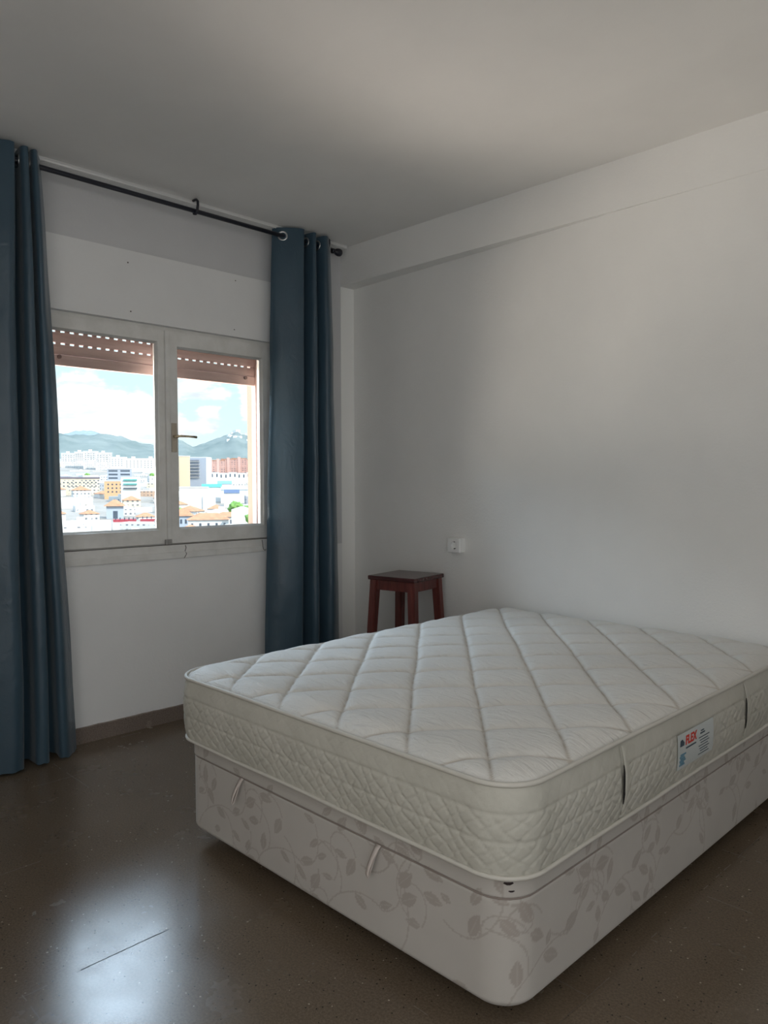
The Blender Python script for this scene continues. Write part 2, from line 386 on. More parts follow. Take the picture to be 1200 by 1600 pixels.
# ------------------------------------------------------------------ curtain rod, track and curtains
RZ, RXD = 2.444, .10
rod = empty('curtain_rod', (RXD, -1.5, RZ))
tag(rod, 'thin black metal curtain rod hung from the ceiling above the window', 'curtain rod')
def rp(name, bm, m=None, parent=None, smooth=True):
    off = Vector((RXD, -1.5, RZ))
    for v in bm.verts: v.co -= off
    return link(name, bm, m or M_black, parent or rod, smooth=smooth)
rp('pole', tube(bmesh.new(), [(RXD, -2.85, RZ), (RXD, -.25, RZ)], .0105, 16))
for yb in (-2.93, -.214):
    s = 1 if yb > -1 else -1
    bm = bmesh.new(); prof = [(-.05, .0135), (-.038, .0135), (-.036, .009), (-.026, .009), (-.022, .015), (-.012, .0195), (0, .0215), (.012, .0195), (.019, .013), (.0215, .003)]
    if s > 0: tube(bm, [(RXD, yb+t, RZ-.004) for t, r in prof], [r for t, r in prof], 18)
    else: tube(bm, [(RXD, yb+.08-t, RZ) for t, r in prof], [r for t, r in prof], 18)
    rp('finial', bm)
for yb in (-1.951, -1.117, -.303):
    bm = bmesh.new()
    pts = [(RXD-.018, yb, 2.497), (RXD-.004, yb, 2.4965), (RXD+.012, yb, 2.494), (RXD+.023, yb, 2.484), (RXD+.024, yb, 2.468), (RXD+.020, yb, 2.45), (RXD+.016, yb, 2.437), (RXD+.004, yb, 2.4295), (RXD-.012, yb, 2.434), (RXD-.015, yb, 2.446)]
    tube(bm, pts, .0062, 8); rp('bracket', bm)
# white ceiling track
bm = bmesh.new()
box(bm, .026, .076, -2.9, -.13, 2.4945, 2.4999)
for x in (.026, .038, .050, .061, .072): box(bm, x, x+.004, -2.9, -.13, 2.484, 2.496)
tr_ = link('curtain_track', bm, M_plastic); tag(tr_, 'white double curtain track screwed to the ceiling behind the black rod', 'curtain track')

def cloth(nt, b):
    c = coord(nt); w = noise_n(nt, 4, 4, .6, mapping(nt, c, (1, 1, .6)))
    nt.links.new(ramp(nt, [(.3, (.034, .070, .104)), (.7, (.043, .086, .124))], w), b.inputs['Base Color'])
    cr = noise_n(nt, 9, 5, .55, mapping(nt, c, (1.5, 1.5, .9), (0.3, 0, 0)), 1.2)
    wv = noise_n(nt, 900, 2, .5, c)
    h = math_n(nt, 'ADD', math_n(nt, 'MULTIPLY', cr, 3.0), math_n(nt, 'MULTIPLY', wv, .12))
    nt.links.new(bump(nt, h, .35, .004), b.inputs['Normal'])
M_cloth = mat('blue_satin_cloth', rough=.36, spec=.55, sheen=.2, fn=cloth)
nt = M_cloth.node_tree; tl_ = nt.nodes.new('ShaderNodeBsdfTranslucent'); tl_.inputs[0].default_value = (.22, .42, .54, 1)
mx = nt.nodes.new('ShaderNodeMixShader'); mx.inputs[0].default_value = .09
nt.links.new(nt.nodes['Principled BSDF'].outputs[0], mx.inputs[1]); nt.links.new(tl_.outputs[0], mx.inputs[2]); nt.links.new(mx.outputs[0], nt.nodes['Material Output'].inputs[0])
def smooth_path(P, n):
    out = []; L = len(P)
    for i in range(L-1):
        p0, p1, p2, p3 = P[max(i-1, 0)], P[i], P[i+1], P[min(i+2, L-1)]
        for k in range(n):
            t = k/n
            out.append(tuple(.5*((2*p1[j])+(-p0[j]+p2[j])*t+(2*p0[j]-5*p1[j]+4*p2[j]-p3[j])*t*t+(-p0[j]+3*p1[j]-3*p2[j]+p3[j])*t**3) for j in (0, 1)))
    out.append(P[-1]); return out
def curtain(name, top, bot, zt, zb, label, sd, bow=0):
    n = 8; A = smooth_path(top, n); B = smooth_path(bot, n); NZ = 110; bm = bmesh.new(); R = []
    for k in range(NZ+1):
        t = k/NZ; row = []; z = zt+(zb-zt)*t
        f = t**.85
        for i, (a, b) in enumerate(zip(A, B)):
            u = i/len(A)
            x = a[0]+(b[0]-a[0])*f; y = a[1]+(b[1]-a[1])*f
            amp = .010*min(1, t*4)
            x += amp*noise.noise(Vector((u*6+sd, z*1.6, 0)))+.004*noise.noise(Vector((u*14, z*5, sd)))*min(1, t*4)
            y += amp*.9*noise.noise(Vector((u*5+sd, z*1.5, 7)))+bow*math.sin(PI*t)
            zz = z+(.002*math.sin(i*.7)+.006*noise.noise(Vector((u*9, 3, sd)))) * (1 if k == NZ else 0)
            row.append(bm.verts.new((max(x, .022), y, zz)))
        R.append(row)
    for r0, r1 in zip(R, R[1:]):
        for i in range(len(r0)-1): bm.faces.new((r0[i], r0[i+1], r1[i+1], r1[i]))
    org = Vector((.1, (top[0][1]+top[-1][1])/2, zb))
    root = empty(name, org); tag(root, label, 'curtain')
    for v in bm.verts: v.co -= org
    # hem band at the top stays part of the same cloth
    o = link('cloth', bm, M_cloth, root, smooth=True)
    # eyelets where the cloth crosses the rod line
    for i in range(len(A)-1):
        if (A[i][0]-RXD)*(A[i+1][0]-RXD) < 0:
            s = (RXD-A[i][0])/(A[i+1][0]-A[i][0]); y = A[i][1]+(A[i+1][1]-A[i][1])*s
            d = Vector((A[i+1][0]-A[i][0], A[i+1][1]-A[i][1], 0)).normalized(); nrm = Vector((d.y, -d.x, 0))
            bm = bmesh.new(); ring = []
            for q in range(28):
                a = 2*PI*q/28; rad = d*math.cos(a)+Vector((0, 0, 1))*math.sin(a); row = []
                for w in range(8):
                    b_ = 2*PI*w/8; row.append(bm.verts.new(Vector((RXD, y, RZ))+rad*(.0215+.0055*math.cos(b_))+nrm*(.0035*math.sin(b_))-org))
                ring.append(row)
            for q in range(28):
                for w in range(8): bm.faces.new((ring[q][w], ring[(q+1) % 28][w], ring[(q+1) % 28][(w+1) % 8], ring[q][(w+1) % 8]))
            link('eyelet', bm, M_steel, root, smooth=True)
    return root
# right-hand curtain
topR = [(.055, -.636), (.080, -.622), (.118, -.580), (.155, -.517), (.142, -.496), (.070, -.490), (.048, -.475), (.062, -.458), (.14, -.443), (.156, -.428), (.14, -.413), (.07, -.405), (.048, -.392), (.065, -.378), (.14, -.364), (.155, -.345), (.13, -.310), (.095, -.275), (.06, -.262)]
botR = [(.055, -.712), (.085, -.700), (.135, -.650), (.178, -.572), (.160, -.540), (.080, -.530), (.050, -.508), (.070, -.490), (.155, -.472), (.178, -.450), (.155, -.425), (.075, -.412), (.050, -.390), (.07, -.372), (.150, -.352), (.175, -.322), (.145, -.265), (.10, -.222), (.06, -.205)]
curtain('curtain', topR, botR, 2.488, .02, 'dark blue eyelet curtain hanging right of the window by the corner', 3)
topL = [(.075, -1.822), (.105, -1.838), (.150, -1.862), (.135, -1.878), (.065, -1.874), (.050, -1.886), (.070, -1.898), (.145, -1.893), (.158, -1.906), (.14, -1.920), (.07, -1.918), (.05, -1.932), (.07, -1.945), (.15, -1.945), (.165, -1.965), (.150, -2.00), (.12, -2.05), (.07, -2.09), (.05, -2.11), (.07, -2.13), (.15, -2.15), (.165, -2.18), (.14, -2.22), (.06, -2.26), (.05, -2.29)]
botL = [(.085, -1.722), (.110, -1.745), (.150, -1.785), (.145, -1.815), (.075, -1.812), (.055, -1.835), (.085, -1.855), (.150, -1.860), (.170, -1.885), (.15, -1.912), (.08, -1.912), (.055, -1.935), (.08, -1.955), (.15, -1.965), (.18, -2.00), (.165, -2.05), (.13, -2.11), (.07, -2.15), (.05, -2.18), (.07, -2.21), (.15, -2.24), (.17, -2.27), (.14, -2.31), (.06, -2.35), (.05, -2.38)]
curtain('curtain', topL, botL, 2.488, .012, 'dark blue eyelet curtain hanging left of the window, cut by the photo edge', 11)

# ------------------------------------------------------------------ wall socket
sk = empty('wall_socket', (.8185, wy(.8185)+.002, .832)); tag(sk, 'white surface-mounted power socket on the wall above the bed', 'socket')
bm = nb(-.0405, .0405, -.030, 0, -.0375, .0375, .003); link('back_box', bm, M_plastic, sk)
bm = bmesh.new(); N = 32; R_ = .0205
outer = []; sq = .0395
for k in range(N):
    a = 2*PI*k/N; c, s = math.cos(a), math.sin(a); q = sq/max(abs(c), abs(s)); outer.append((c*q, s*q*.94))
rings = [[(x, -.031, z) for x, z in outer], [(x, -.041, z) for x, z in outer], [(x*.95, -.0445, z*.95) for x, z in outer],
         [(R_*1.06*math.cos(2*PI*k/N), -.0445, R_*1.06*math.sin(2*PI*k/N)) for k in range(N)], [(R_*math.cos(2*PI*k/N), -.0435, R_*math.sin(2*PI*k/N)) for k in range(N)],
         [(R_*.96*math.cos(2*PI*k/N), -.026, R_*.96*math.sin(2*PI*k/N)) for k in range(N)]]
V = [[bm.verts.new(p) for p in r] for r in rings]
for a, b in zip(V, V[1:]):
    for k in range(N): bm.faces.new((a[k], a[(k+1) % N], b[(k+1) % N], b[k]))
bm.faces.new(V[-1]); link('face_plate', bm, M_plastic, sk)
bm = bmesh.new()
for dx in (-.0095, .0095): tube(bm, [(dx, -.0262, 0), (dx, -.029, 0)], .003, 12)
box(bm, -.0025, .0025, -.040, -.026, .0150, .0195); box(bm, -.0025, .0025, -.040, -.026, -.0195, -.0150)
link('contact_holes', bm, mat('socket_dark', (.05, .05, .05), .5), sk)

# ------------------------------------------------------------------ stool
def wood(nt, b):
    c = mapping(nt, coord(nt), (28, 28, 2.2)); n = noise_n(nt, 2.2, 6, .62, c, .6)
    nt.links.new(ramp(nt, [(.3, (.060, .012, .010)), (.55, (.125, .028, .022)), (.75, (.19, .048, .036))], n), b.inputs['Base Color'])
def wood2(nt, b):
    c = mapping(nt, coord(nt), (3, 30, 30)); n = noise_n(nt, 2.2, 6, .62, c, .6)
    nt.links.new(ramp(nt, [(.3, (.035, .010, .011)), (.7, (.085, .026, .024))], n), b.inputs['Base Color'])
M_wood = mat('mahogany', rough=.32, fn=wood); M_wood2 = mat('dark_mahogany', rough=.25, fn=wood2)
SZ = .684
st = empty('stool', (.645, -.245, 0), math.radians(10)); tag(st, 'dark red wooden stool with square seat standing in the corner behind the bed', 'stool')
link('seat', nb(-.142, .142, -.142, .142, SZ-.022, SZ, .006), M_wood2, st, smooth=False)
def leg(sx, sy):
    bm = bmesh.new(); w = .021
    def ring(z, cx, cy, w): return [bm.verts.new((cx+a*w, cy+b*w, z)) for a, b in ((-1, -1), (1, -1), (1, 1), (-1, 1))]
    a = ring(0, sx*.146, sy*.146, .019); b = ring(SZ-.022, sx*.113, sy*.113, w)
    bm.faces.new(a[::-1]); bm.faces.new(b)
    for k in range(4): bm.faces.new((a[k], a[(k+1) % 4], b[(k+1) % 4], b[k]))
    bmesh.ops.bevel(bm, geom=[e for e in bm.edges if abs(e.verts[0].co.z-e.verts[1].co.z) > .3], offset=.004, segments=2, affect='EDGES')
    return bm
for sx in (-1, 1):
    for sy in (-1, 1): link('leg', leg(sx, sy), M_wood, st)
for s in (-1, 1):
    link('apron', nb(-.095, .095, s*.116-.010, s*.116+.010, SZ-.072, SZ-.022, .002), M_wood, st)
    link('apron', nb(s*.116-.010, s*.116+.010, -.095, .095, SZ-.072, SZ-.022, .002), M_wood, st)
for s in (-1, 1):
    link('stretcher', nb(-.118, .118, s*.134-.009, s*.134+.009, .20, .235, .002), M_wood, st)
    link('stretcher', nb(s*.134-.009, s*.134+.009, -.118, .118, .27, .305, .002), M_wood, st)

# ------------------------------------------------------------------ bed
BX0, BX1, BY0, BY1 = 1.111, 2.434, -1.816, -.088
ZT, ZM = .538, .342               # mattress top seam, mattress underside
def outline(x0, x1, y0, y1, r, step=.012, seg=12):
    pts = []
    def line(a, b):
        n = max(1, int(math.hypot(b[0]-a[0], b[1]-a[1])/step))
        for k in range(n): pts.append((a[0]+(b[0]-a[0])*k/n, a[1]+(b[1]-a[1])*k/n))
    def arc(cx, cy, a0):
        for k in range(seg): a = a0+PI/2*k/seg; pts.append((cx+r*math.cos(a), cy+r*math.sin(a)))
    line((x0+r, y0), (x1-r, y0)); arc(x1-r, y0+r, -PI/2); line((x1, y0+r), (x1, y1-r)); arc(x1-r, y1-r, 0)
    line((x1-r, y1), (x0+r, y1)); arc(x0+r, y1-r, PI/2); line((x0, y1-r), (x0, y0+r)); arc(x0+r, y0+r, PI)
    return pts
def normals(P):
    N = len(P); o = []
    for i in range(N):
        t = Vector((P[(i+1) % N][0]-P[i-1][0], P[(i+1) % N][1]-P[i-1][1])).normalized(); o.append((t.y, -t.x))
    return o
CX, CY = (BX0+BX1)/2, (BY0+BY1)/2
def bedlink(name, bm, m, parent, org, **k):
    for v in bm.verts: v.co -= org
    return link(name, bm, m, parent, **k)

# --- fabric of the base: vines and leaves woven into a pale ground, kept as a colour attribute on the cloth
LEAF = []; STEM = []
def vine(s, z, ang, n, curl, step=.018, side=1, depth=0):
    for k in range(n):
        s2, z2 = s+math.cos(ang)*step, z+math.sin(ang)*step
        STEM.append((s, z, s2, z2)); s, z = s2, z2; ang += curl*(1+.35*math.sin(k*.7))
        if k % 5 == 3:
            la = ang+side*.75; L = random.uniform(.042, .066)
            LEAF.append((s+math.cos(la)*L*.62, z+math.sin(la)*L*.62, la, L*.5, L*random.uniform(.18, .27))); side = -side
        if k % 9 == 5 and depth < 2: vine(s, z, ang-side*.8, 9, -curl*1.8 if curl else .1, step, side, depth+1)
    LEAF.append((s+math.cos(ang)*.02, z+math.sin(ang)*.02, ang, .024, .010))
for i in range(-1, 22):
    b0 = i*.30+random.uniform(-.03, .03)
    vine(b0, .02+random.uniform(0, .03), random.uniform(.9, 1.9), 15, random.choice((-.11, .11)))
    vine(b0+.14, .17+random.uniform(-.02, .07), random.uniform(-.6, .6), 13, random.choice((-.17, .17)))
    LEAF.append((b0+random.uniform(0, .3), random.uniform(.27, .33), random.uniform(.8, 2.3), .030, .012))
    for _ in range(2): 
        LEAF.append((b0+random.uniform(0, .3), random.uniform(.03, .30), random.uniform(0, PI), random.uniform(.016, .026), random.uniform(.008, .012)))
KEEP = []
for l in LEAF:
    if all(math.hypot(l[0]-q[0], l[1]-q[1]) > (l[3]+q[3])*.72 for q in KEEP[-60:]): KEEP.append(l)
LEAF = KEEP
BIN = {}
def put(k, it):
    BIN.setdefault(k, []).append(it)
for l in LEAF:
    for a in range(int((l[0]-.06)//.06), int((l[0]+.06)//.06)+1): put(a, ('L', l))
for q in STEM:
    for a in range(int((min(q[0], q[2])-.01)//.06), int((max(q[0], q[2])+.01)//.06)+1): put(a, ('S', q))
def motif(s, z):
    v = 0
    for kind, l in BIN.get(int(s//.06), ()):
        if kind == 'L':
            dx, dz = s-l[0], z-l[1]; c, n = math.cos(l[2]), math.sin(l[2])
            u, w = (dx*c+dz*n)/l[3], (-dx*n+dz*c)
            if abs(u) < 1:
                hw = l[4]*(1-u*u)*(1-.25*u)
                if abs(w) < hw: v = max(v, .95 if abs(w) > .0012 else .6)
        else:
            ax, az_, bx, bz = l; L2 = (bx-ax)**2+(bz-az_)**2; t = max(0, min(1, ((s-ax)*(bx-ax)+(z-az_)*(bz-az_))/L2))
            d = math.hypot(s-ax-t*(bx-ax), z-az_-t*(bz-az_))
            if d < .0021: v = max(v, .75)
    return v
def base_fabric(nt, b):
    a = nt.nodes.new('ShaderNodeAttribute'); a.attribute_name = 'weave'
    c = coord(nt); n1 = noise_n(nt, 3, 4, .6, c)
    ground = ramp(nt, [(.3, (.47, .445, .415)), (.7, (.525, .50, .468))], n1)
    lf = ramp(nt, [(.3, (.365, .325, .295)), (.7, (.41, .37, .338))], n1)
    nt.links.new(mixc(nt, a.outputs['Fac'], ground, lf), b.inputs['Base Color'])
    w = noise_n(nt, 700, 2, .5, c); nt.links.new(bump(nt, w, .25, .001), b.inputs['Normal'])
M_base = mat('vine_damask', rough=.75, spec=.2, sheen=.15, fn=base_fabric)
def ribbon(name, P, Nn, prof, m, parent, org, dense=False, closed_caps=True):
    """sweep a (outward, z) profile round the outline; weave painted by arc length"""
    bm = bmesh.new(); L = [0]
    for i in range(1, len(P)): L.append(L[-1]+math.dist(P[i], P[i-1]))
    lay = bm.verts.layers.float_color.new('weave') if dense else None
    R = []
    for (px, py), (nx, ny), s in zip(P, Nn, L):
        row = []
        for d, z in prof:
            v = bm.verts.new((px+nx*d, py+ny*d, z))
            if dense: q = motif(s, z) if (s < 3.6) else 0; v[lay] = (q, q, q, 1)
            row.append(v)
        R.append(row)
    for i in range(len(R)):
        a, b = R[i], R[(i+1) % len(R)]
        for k in range(len(prof)-1): bm.faces.new((a[k], b[k], b[k+1], a[k+1]))
    if closed_caps:
        bm.faces.new([r[0] for r in R][::-1]); bm.faces.new([r[-1] for r in R])
    return bedlink(name, bm, m, parent, org, smooth=True)
org = Vector((CX, CY, 0))
base = empty('divan_bed_base', org); tag(base, 'pale divan bed base covered in leafy vine fabric under the mattress', 'bed base')
bx0, bx1, by0, by1 = BX0+.018, BX1-.020, BY0+.020, BY1-.004
P = outline(bx0, bx1, by0, by1, .085, step=.0032, seg=34); Nn = normals(P)
zs = [.050, .052, .057]+[.057+.0032*k for k in range(1, 71)]+[.284, .286]
prof = []
for z in zs:
    d = -.012*max(0, (.065-z)/.015)**1.5 if z < .065 else 0
    if z > .2835: d = -.004
    prof.append((d, z))
ribbon('base_box', P, Nn, prof, M_base, base, org, dense=True)
zs = [.2875, .2885, .291]+[.291+.0032*k for k in range(1, 14)]+[.335, .337]
P2 = outline(bx0-.001, bx1+.001, by0-.001, by1, .085, step=.0032, seg=34); N2 = normals(P2)
ribbon('lid', P2, N2, [(-.004 if (z < .289 or z > .335) else .001, z) for z in zs], M_base, base, org, dense=True)
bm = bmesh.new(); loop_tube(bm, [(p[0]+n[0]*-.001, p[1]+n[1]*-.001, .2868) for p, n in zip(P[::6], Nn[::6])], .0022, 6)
bedlink('seam', bm, mat('seam_piping_cord', (.26, .22, .195), .8), base, org)  # dark piping cord round the lid seam
M_tab = mat('tab_fabric', (.60, .54, .50), .8)
for x in (1.462, 2.036):
    bm = bmesh.new(); W2 = .013; path = []
    y0 = by0-.002
    cen = [(0, 0), (-.004, -.006), (-.010, -.025), (-.014, -.048), (-.020, -.066), (-.028, -.072), (-.033, -.064), (-.030, -.045), (-.020, -.022), (-.008, -.004), (-.003, .0)]
    rows = []
    for i, (dy, dz) in enumerate(cen):
        tw = (-.014 if i < 6 else -.010)*min(1, -dz/.06)
        rows.append([bm.verts.new((x+tw-.004+w, y0+dy-w*.55*min(1, -dz/.03), .288+dz)) for w in (-W2*.6, 0, W2*.6)])
    for a, b in zip(rows, rows[1:]):
        for k in (0, 1): bm.faces.new((a[k], a[k+1], b[k+1], b[k]))
    o = bedlink('pull_tab', bm, M_tab, base, org, smooth=True)
    md = o.modifiers.new('thickness', 'SOLIDIFY'); md.thickness = .0028
for sx in (bx0+.16, bx1-.16):
    for sy in (by0+.16, by1-.16):
        bm = bmesh.new(); tube(bm, [(sx, sy, 0), (sx, sy, .052)], [.022, .026], 16); bedlink('foot', bm, M_black, base, org, smooth=False)
bm = bmesh.new()      # scuffs on the lid near the corner
M_scuff = mat('scuff', (.03, .02, .02), .9)
for (x, z, w, h) in ((2.398, .322, .011, .0035), (2.409, .305, .007, .002)):
    # sits on the rounded corner
    c = Vector((bx1-.085, by0+.085)); d = (Vector((x, -1.78))-c).normalized(); q = c+d*.0875; t = Vector((-d.y, d.x))
    pts = [(q+t*(w*math.cos(a)), z+h*math.sin(a)*(1+.4*math.sin(3*a))) for a in [2*PI*k/10 for k in range(10)]]
    f = [bm.verts.new((p.x, p.y, zz)) for p, zz in pts]; f2 = [bm.verts.new((p.x-d.x*.003, p.y-d.y*.003, zz)) for p, zz in pts]
    bm.faces.new(f); bm.faces.new(f2[::-1])
    for k in range(10): bm.faces.new((f[k], f[(k+1) % 10], f2[(k+1) % 10], f2[k]))
bedlink('scuff_mark', bm, M_scuff, base, org)

# --- mattress
org = Vector((CX, CY, ZM))
mt = empty('mattress', org); tag(mt, 'cream quilted double mattress with diamond stitching lying on the divan base', 'mattress')
def ticking(nt, b):
    c = coord(nt); n = noise_n(nt, 2.0, 5, .6, c)
    sw = noise_n(nt, 17, 3, .5, c, 2.5)
    swl = ramp(nt, [(.45, 0), (.5, 1), (.55, 0)], sw)
    a = nt.nodes.new('ShaderNodeAttribute'); a.attribute_name = 'stitch'
    base_ = ramp(nt, [(.3, (.64, .63, .60)), (.7, (.73, .72, .69))], n)
    base_ = mixc(nt, math_n(nt, 'MULTIPLY', swl, .16), base_, (.60, .58, .55))
    nt.links.new(mixc(nt, math_n(nt, 'MULTIPLY', a.outputs['Fac'], .8), base_, (.42, .36, .29)), b.inputs['Base Color'])
    wr = noise_n(nt, 13, 5, .6, mapping(nt, c, (1, 3.2, 1), (0, 0, -.8)), .8)
    nt.links.new(bump(nt, wr, .8, .010), b.inputs['Normal'])
M_tick = mat('mattress_ticking', rough=.6, spec=.3, sheen=.1, fn=ticking)
def border_mat(nt, b):
    c = coord(nt); n = noise_n(nt, 5, 5, .6, c)
    nt.links.new(ramp(nt, [(.3, (.48, .47, .415)), (.7, (.57, .555, .50))], n), b.inputs['Base Color'])
    nt.links.new(bump(nt, noise_n(nt, 60, 5, .6, c), .4, .003), b.inputs['Normal'])
M_bord = mat('mattress_border', rough=.65, spec=.25, fn=border_mat)
M_pipe = mat('piping_cord', (.58, .56, .51), .6)
RC = .10
NX, NY = 230, 300
bm = bmesh.new(); lay = bm.verts.layers.float_color.new('stitch'); G = []
ax, ay = .239, .272
for i in range(NX+1):
    row = []
    for j in range(NY+1):
        x = BX0+(BX1-BX0)*i/NX; y = BY0+(BY1-BY0)*j/NY
        cx = min(max(x, BX0+RC), BX1-RC); cy_ = min(max(y, BY0+RC), BY1-RC)
        dx, dy = x-cx, y-cy_
        if dx and dy:
            # squeeze the square corner into the rounded one
            mxx = max(abs(dx), abs(dy)); l = math.hypot(dx, dy); k = mxx/l; dx *= k; dy *= k
            x, y = cx+dx, cy_+dy; e = RC-math.hypot(dx, dy)
        else: e = min(x-BX0, BX1-x, y-BY0, BY1-y)
        e = max(0, e)
        wx = x+.006*noise.noise(Vector((x*3, y*3, 1))); wyy = y+.006*noise.noise(Vector((x*3, y*3, 5)))
        a = (wx-2.067)/ax+(wyy+1.732)/ay; b = (wx-2.067)/ax-(wyy+1.732)/ay
        fa, fb = abs(a-round(a)), abs(b-round(b))
        ta, tb = min(1, fa/.5), min(1, fb/.5)
        puff = .55*(1-math.exp(-fa*.18/.0075))*(1-math.exp(-fb*.18/.0075))+.45*(math.sin(PI/2*ta)*math.sin(PI/2*tb))**.6
        edge = min(1, e/.05); roll = math.sqrt(max(0, 1-(1-edge)**2))
        z = ZT-.004+roll*.012+puff*.021*min(1, e/.07+.12)
        z += .0015*noise.noise(Vector((x*9, y*9, 0)))+.010*math.exp(-((x-CX)/.5)**2-((y-CY)/.7)**2)*roll
        v = bm.verts.new((x, y, z)); st_ = max(0, 1-min(fa, fb)/.030); v[lay] = (st_, st_, st_, 1); row.append(v)
    G.append(row)
for i in range(NX):
    for j in range(NY):
        try: bm.faces.new((G[i][j], G[i+1][j], G[i+1][j+1], G[i][j+1]))
        except ValueError: pass
bedlink('quilted_top', bm, M_tick, mt, org, smooth=True)
P = outline(BX0, BX1, BY0, BY1, RC, step=.0042, seg=34); Nn = normals(P)
LS = [0]
for i in range(1, len(P)): LS.append(LS[-1]+math.dist(P[i], P[i-1]))
bm = bmesh.new(); R = []; NZ = 56
YH = (-1.388, -.606)              # carrying handles on the long side
for (px, py), (nx, ny), s in zip(P, Nn, LS):
    row = []
    for k in range(NZ+1):
        t = k/NZ; z = ZM+(ZT-ZM)*t
        d = .014*math.sin(PI*t)**.7
        # ogee quilting in the middle and lower bands
        band = 1 if t < .70 else .3
        w1 = math.sin(PI*((s+z*1.0)/.042)+.5*math.sin(2*PI*s/.09)); w2 = math.sin(PI*((s-z*1.0)/.042)+.5*math.sin(2*PI*z/.07))
        q = min(abs(w1), abs(w2)); d -= band*.0032*math.exp(-(q/.20)**2)
        for tl in (.40, .70): d -= .0020*math.exp(-((t-tl)/.022)**2)
        d += .0025*noise.noise(Vector((s*5, z*11, 2)))+.001*noise.noise(Vector((s*25, z*25, 2)))
        if nx > .95:
            for yh in YH: d -= .009*math.exp(-((py-yh)/.007)**2)*max(0, math.sin(PI*t))**.6
        row.append(bm.verts.new((px+nx*d, py+ny*d, z)))
    R.append(row)
for i in range(len(R)):
    a, b = R[i], R[(i+1) % len(R)]
    for k in range(NZ): bm.faces.new((a[k], b[k], b[k+1], a[k+1]))
bm.faces.new([r[0] for r in R][::-1])
bedlink('side_border', bm, M_bord, mt, org, smooth=True)
for z, r in ((ZT+.001, .0058), (ZM+.003, .0052)):
    bm = bmesh.new(); loop_tube(bm, [(p[0]+n[0]*.004+.0015*noise.noise(Vector((i*.05, z, 0))), p[1]+n[1]*.004, z+.003*noise.noise(Vector((i*.035, z*9, 3)))) for i, (p, n) in enumerate(zip(P[::3], Nn[::3]))], r, 10)
    bedlink('piping', bm, M_pipe, mt, org, smooth=True)
for yh in YH:                      # strap handle bowing out; a dark strip paints the gap's shade at its edge
    bm = bmesh.new(); rows = []
    for k in range(15):
        t = k/14; z = ZM+.016+(ZT-ZM-.028)*t; bow = .006*math.sin(PI*t)
        d = BX1+.014*math.sin(PI*(z-ZM)/(ZT-ZM))**.7-.0025
        rows.append([bm.verts.new((d+bow*f+.001, yh+.003+w, z)) for w, f in ((0, .55), (.01, .45), (.022, .3), (.045, -.1))])
    for a, b in zip(rows, rows[1:]):
        for k in range(3): bm.faces.new((a[k], a[k+1], b[k+1], b[k]))
    o = bedlink('strap_handle', bm, M_bord, mt, org, smooth=True)
    md = o.modifiers.new('thickness', 'SOLIDIFY'); md.thickness = .0018
    bm = bmesh.new(); a = []; b = []
    for k in range(13):
        t = k/12; z = ZM+.045+.095*t; d = BX1+.014*math.sin(PI*(z-ZM)/(ZT-ZM))**.7
        w = .0048*math.sin(PI*t)**.9+.0002
        a.append(bm.verts.new((d-.0005, yh-w, z))); b.append(bm.verts.new((d+.0015, yh+w, z)))
    for k in range(12): bm.faces.new((a[k], b[k], b[k+1], a[k+1]))
    o2 = bedlink('handle_slit_shade', bm, M_dark, mt, org); o2['label'] = 'dark strip painted as shade in the strap handle gap'
# maker's label on the long side
def lab_x(z): return BX1+.014*math.sin(PI*(z-ZM)/(ZT-ZM))**.7+.0025
LY0, LY1, LZ0, LZ1 = -1.100, -.870, .388, .482
bm = bmesh.new(); rows = []
for k in range(9):
    z = LZ0+(LZ1-LZ0)*k/8; rows.append([bm.verts.new((lab_x(z), LY0+(LY1-LY0)*j/8, z)) for j in range(9)])
for a, b in zip(rows, rows[1:]):
    for j in range(8): bm.faces.new((a[j], a[j+1], b[j+1], b[j]))
lab = bedlink('maker_label', bm, mat('printed_label', (.56, .60, .60), .45), mt, org); lab['label'] = 'white printed cloth label with red lettering'
md = lab.modifiers.new('thickness', 'SOLIDIFY'); md.thickness = .0012; md.offset = 0
M_red = mat('label_red', (.62, .04, .02), .5); M_ink = mat('label_ink', (.04, .07, .10), .5); M_inkb = mat('label_blue', (.12, .26, .36), .5)
def text_part(s, name, size, y, z, m):
    cu = D.curves.new('t', 'FONT'); cu.body = s; cu.size = size; cu.extrude = .0003; cu.align_x = 'LEFT'; cu.offset = size*.035; cu.shear = .2
    to = D.objects.new('t', cu); COL.objects.link(to)
    me = D.meshes.new_from_object(to.evaluated_get(bpy.context.evaluated_depsgraph_get())); D.objects.remove(to); D.curves.remove(cu)
    bm = bmesh.new(); bm.from_mesh(me); D.meshes.remove(me)
    for v in bm.verts:
        X_, Y_, Z_ = v.co; zz = z+Y_; v.co = Vector((lab_x(zz)+.0013+Z_, y+X_, zz))
    return bedlink(name, bm, m, lab, org)
text_part('FLEX', 'brand_lettering', .032, -1.058, .4495, M_red)
def lab_rects(name, rs, m):
    bm = bmesh.new()
    for y0, y1, z0, z1 in rs: box(bm, lab_x((z0+z1)/2)+.0004, lab_x((z0+z1)/2)+.0013, y0, y1, z0, z1)
    return bedlink(name, bm, m, lab, org)
bm = bmesh.new()
v = [bm.verts.new((lab_x(z)+.0014, y, z)) for y, z in ((-1.092, .450), (-1.066, .450), (-1.064, .458), (-1.076, .468), (-1.088, .466))]; bm.faces.new(v)
bedlink('emblem', bm, M_ink, lab, org)
lab_rects('small_print', [(-1.054, -.990, .4375, .4415), (-.961, -.931, .455, .459), (-.956, -.936, .462, .465)]+[(-.971+.006*(k % 3), -.901-.009*(k % 2), .445-.0078*k, .447-.0078*k) for k in range(7)], M_ink)
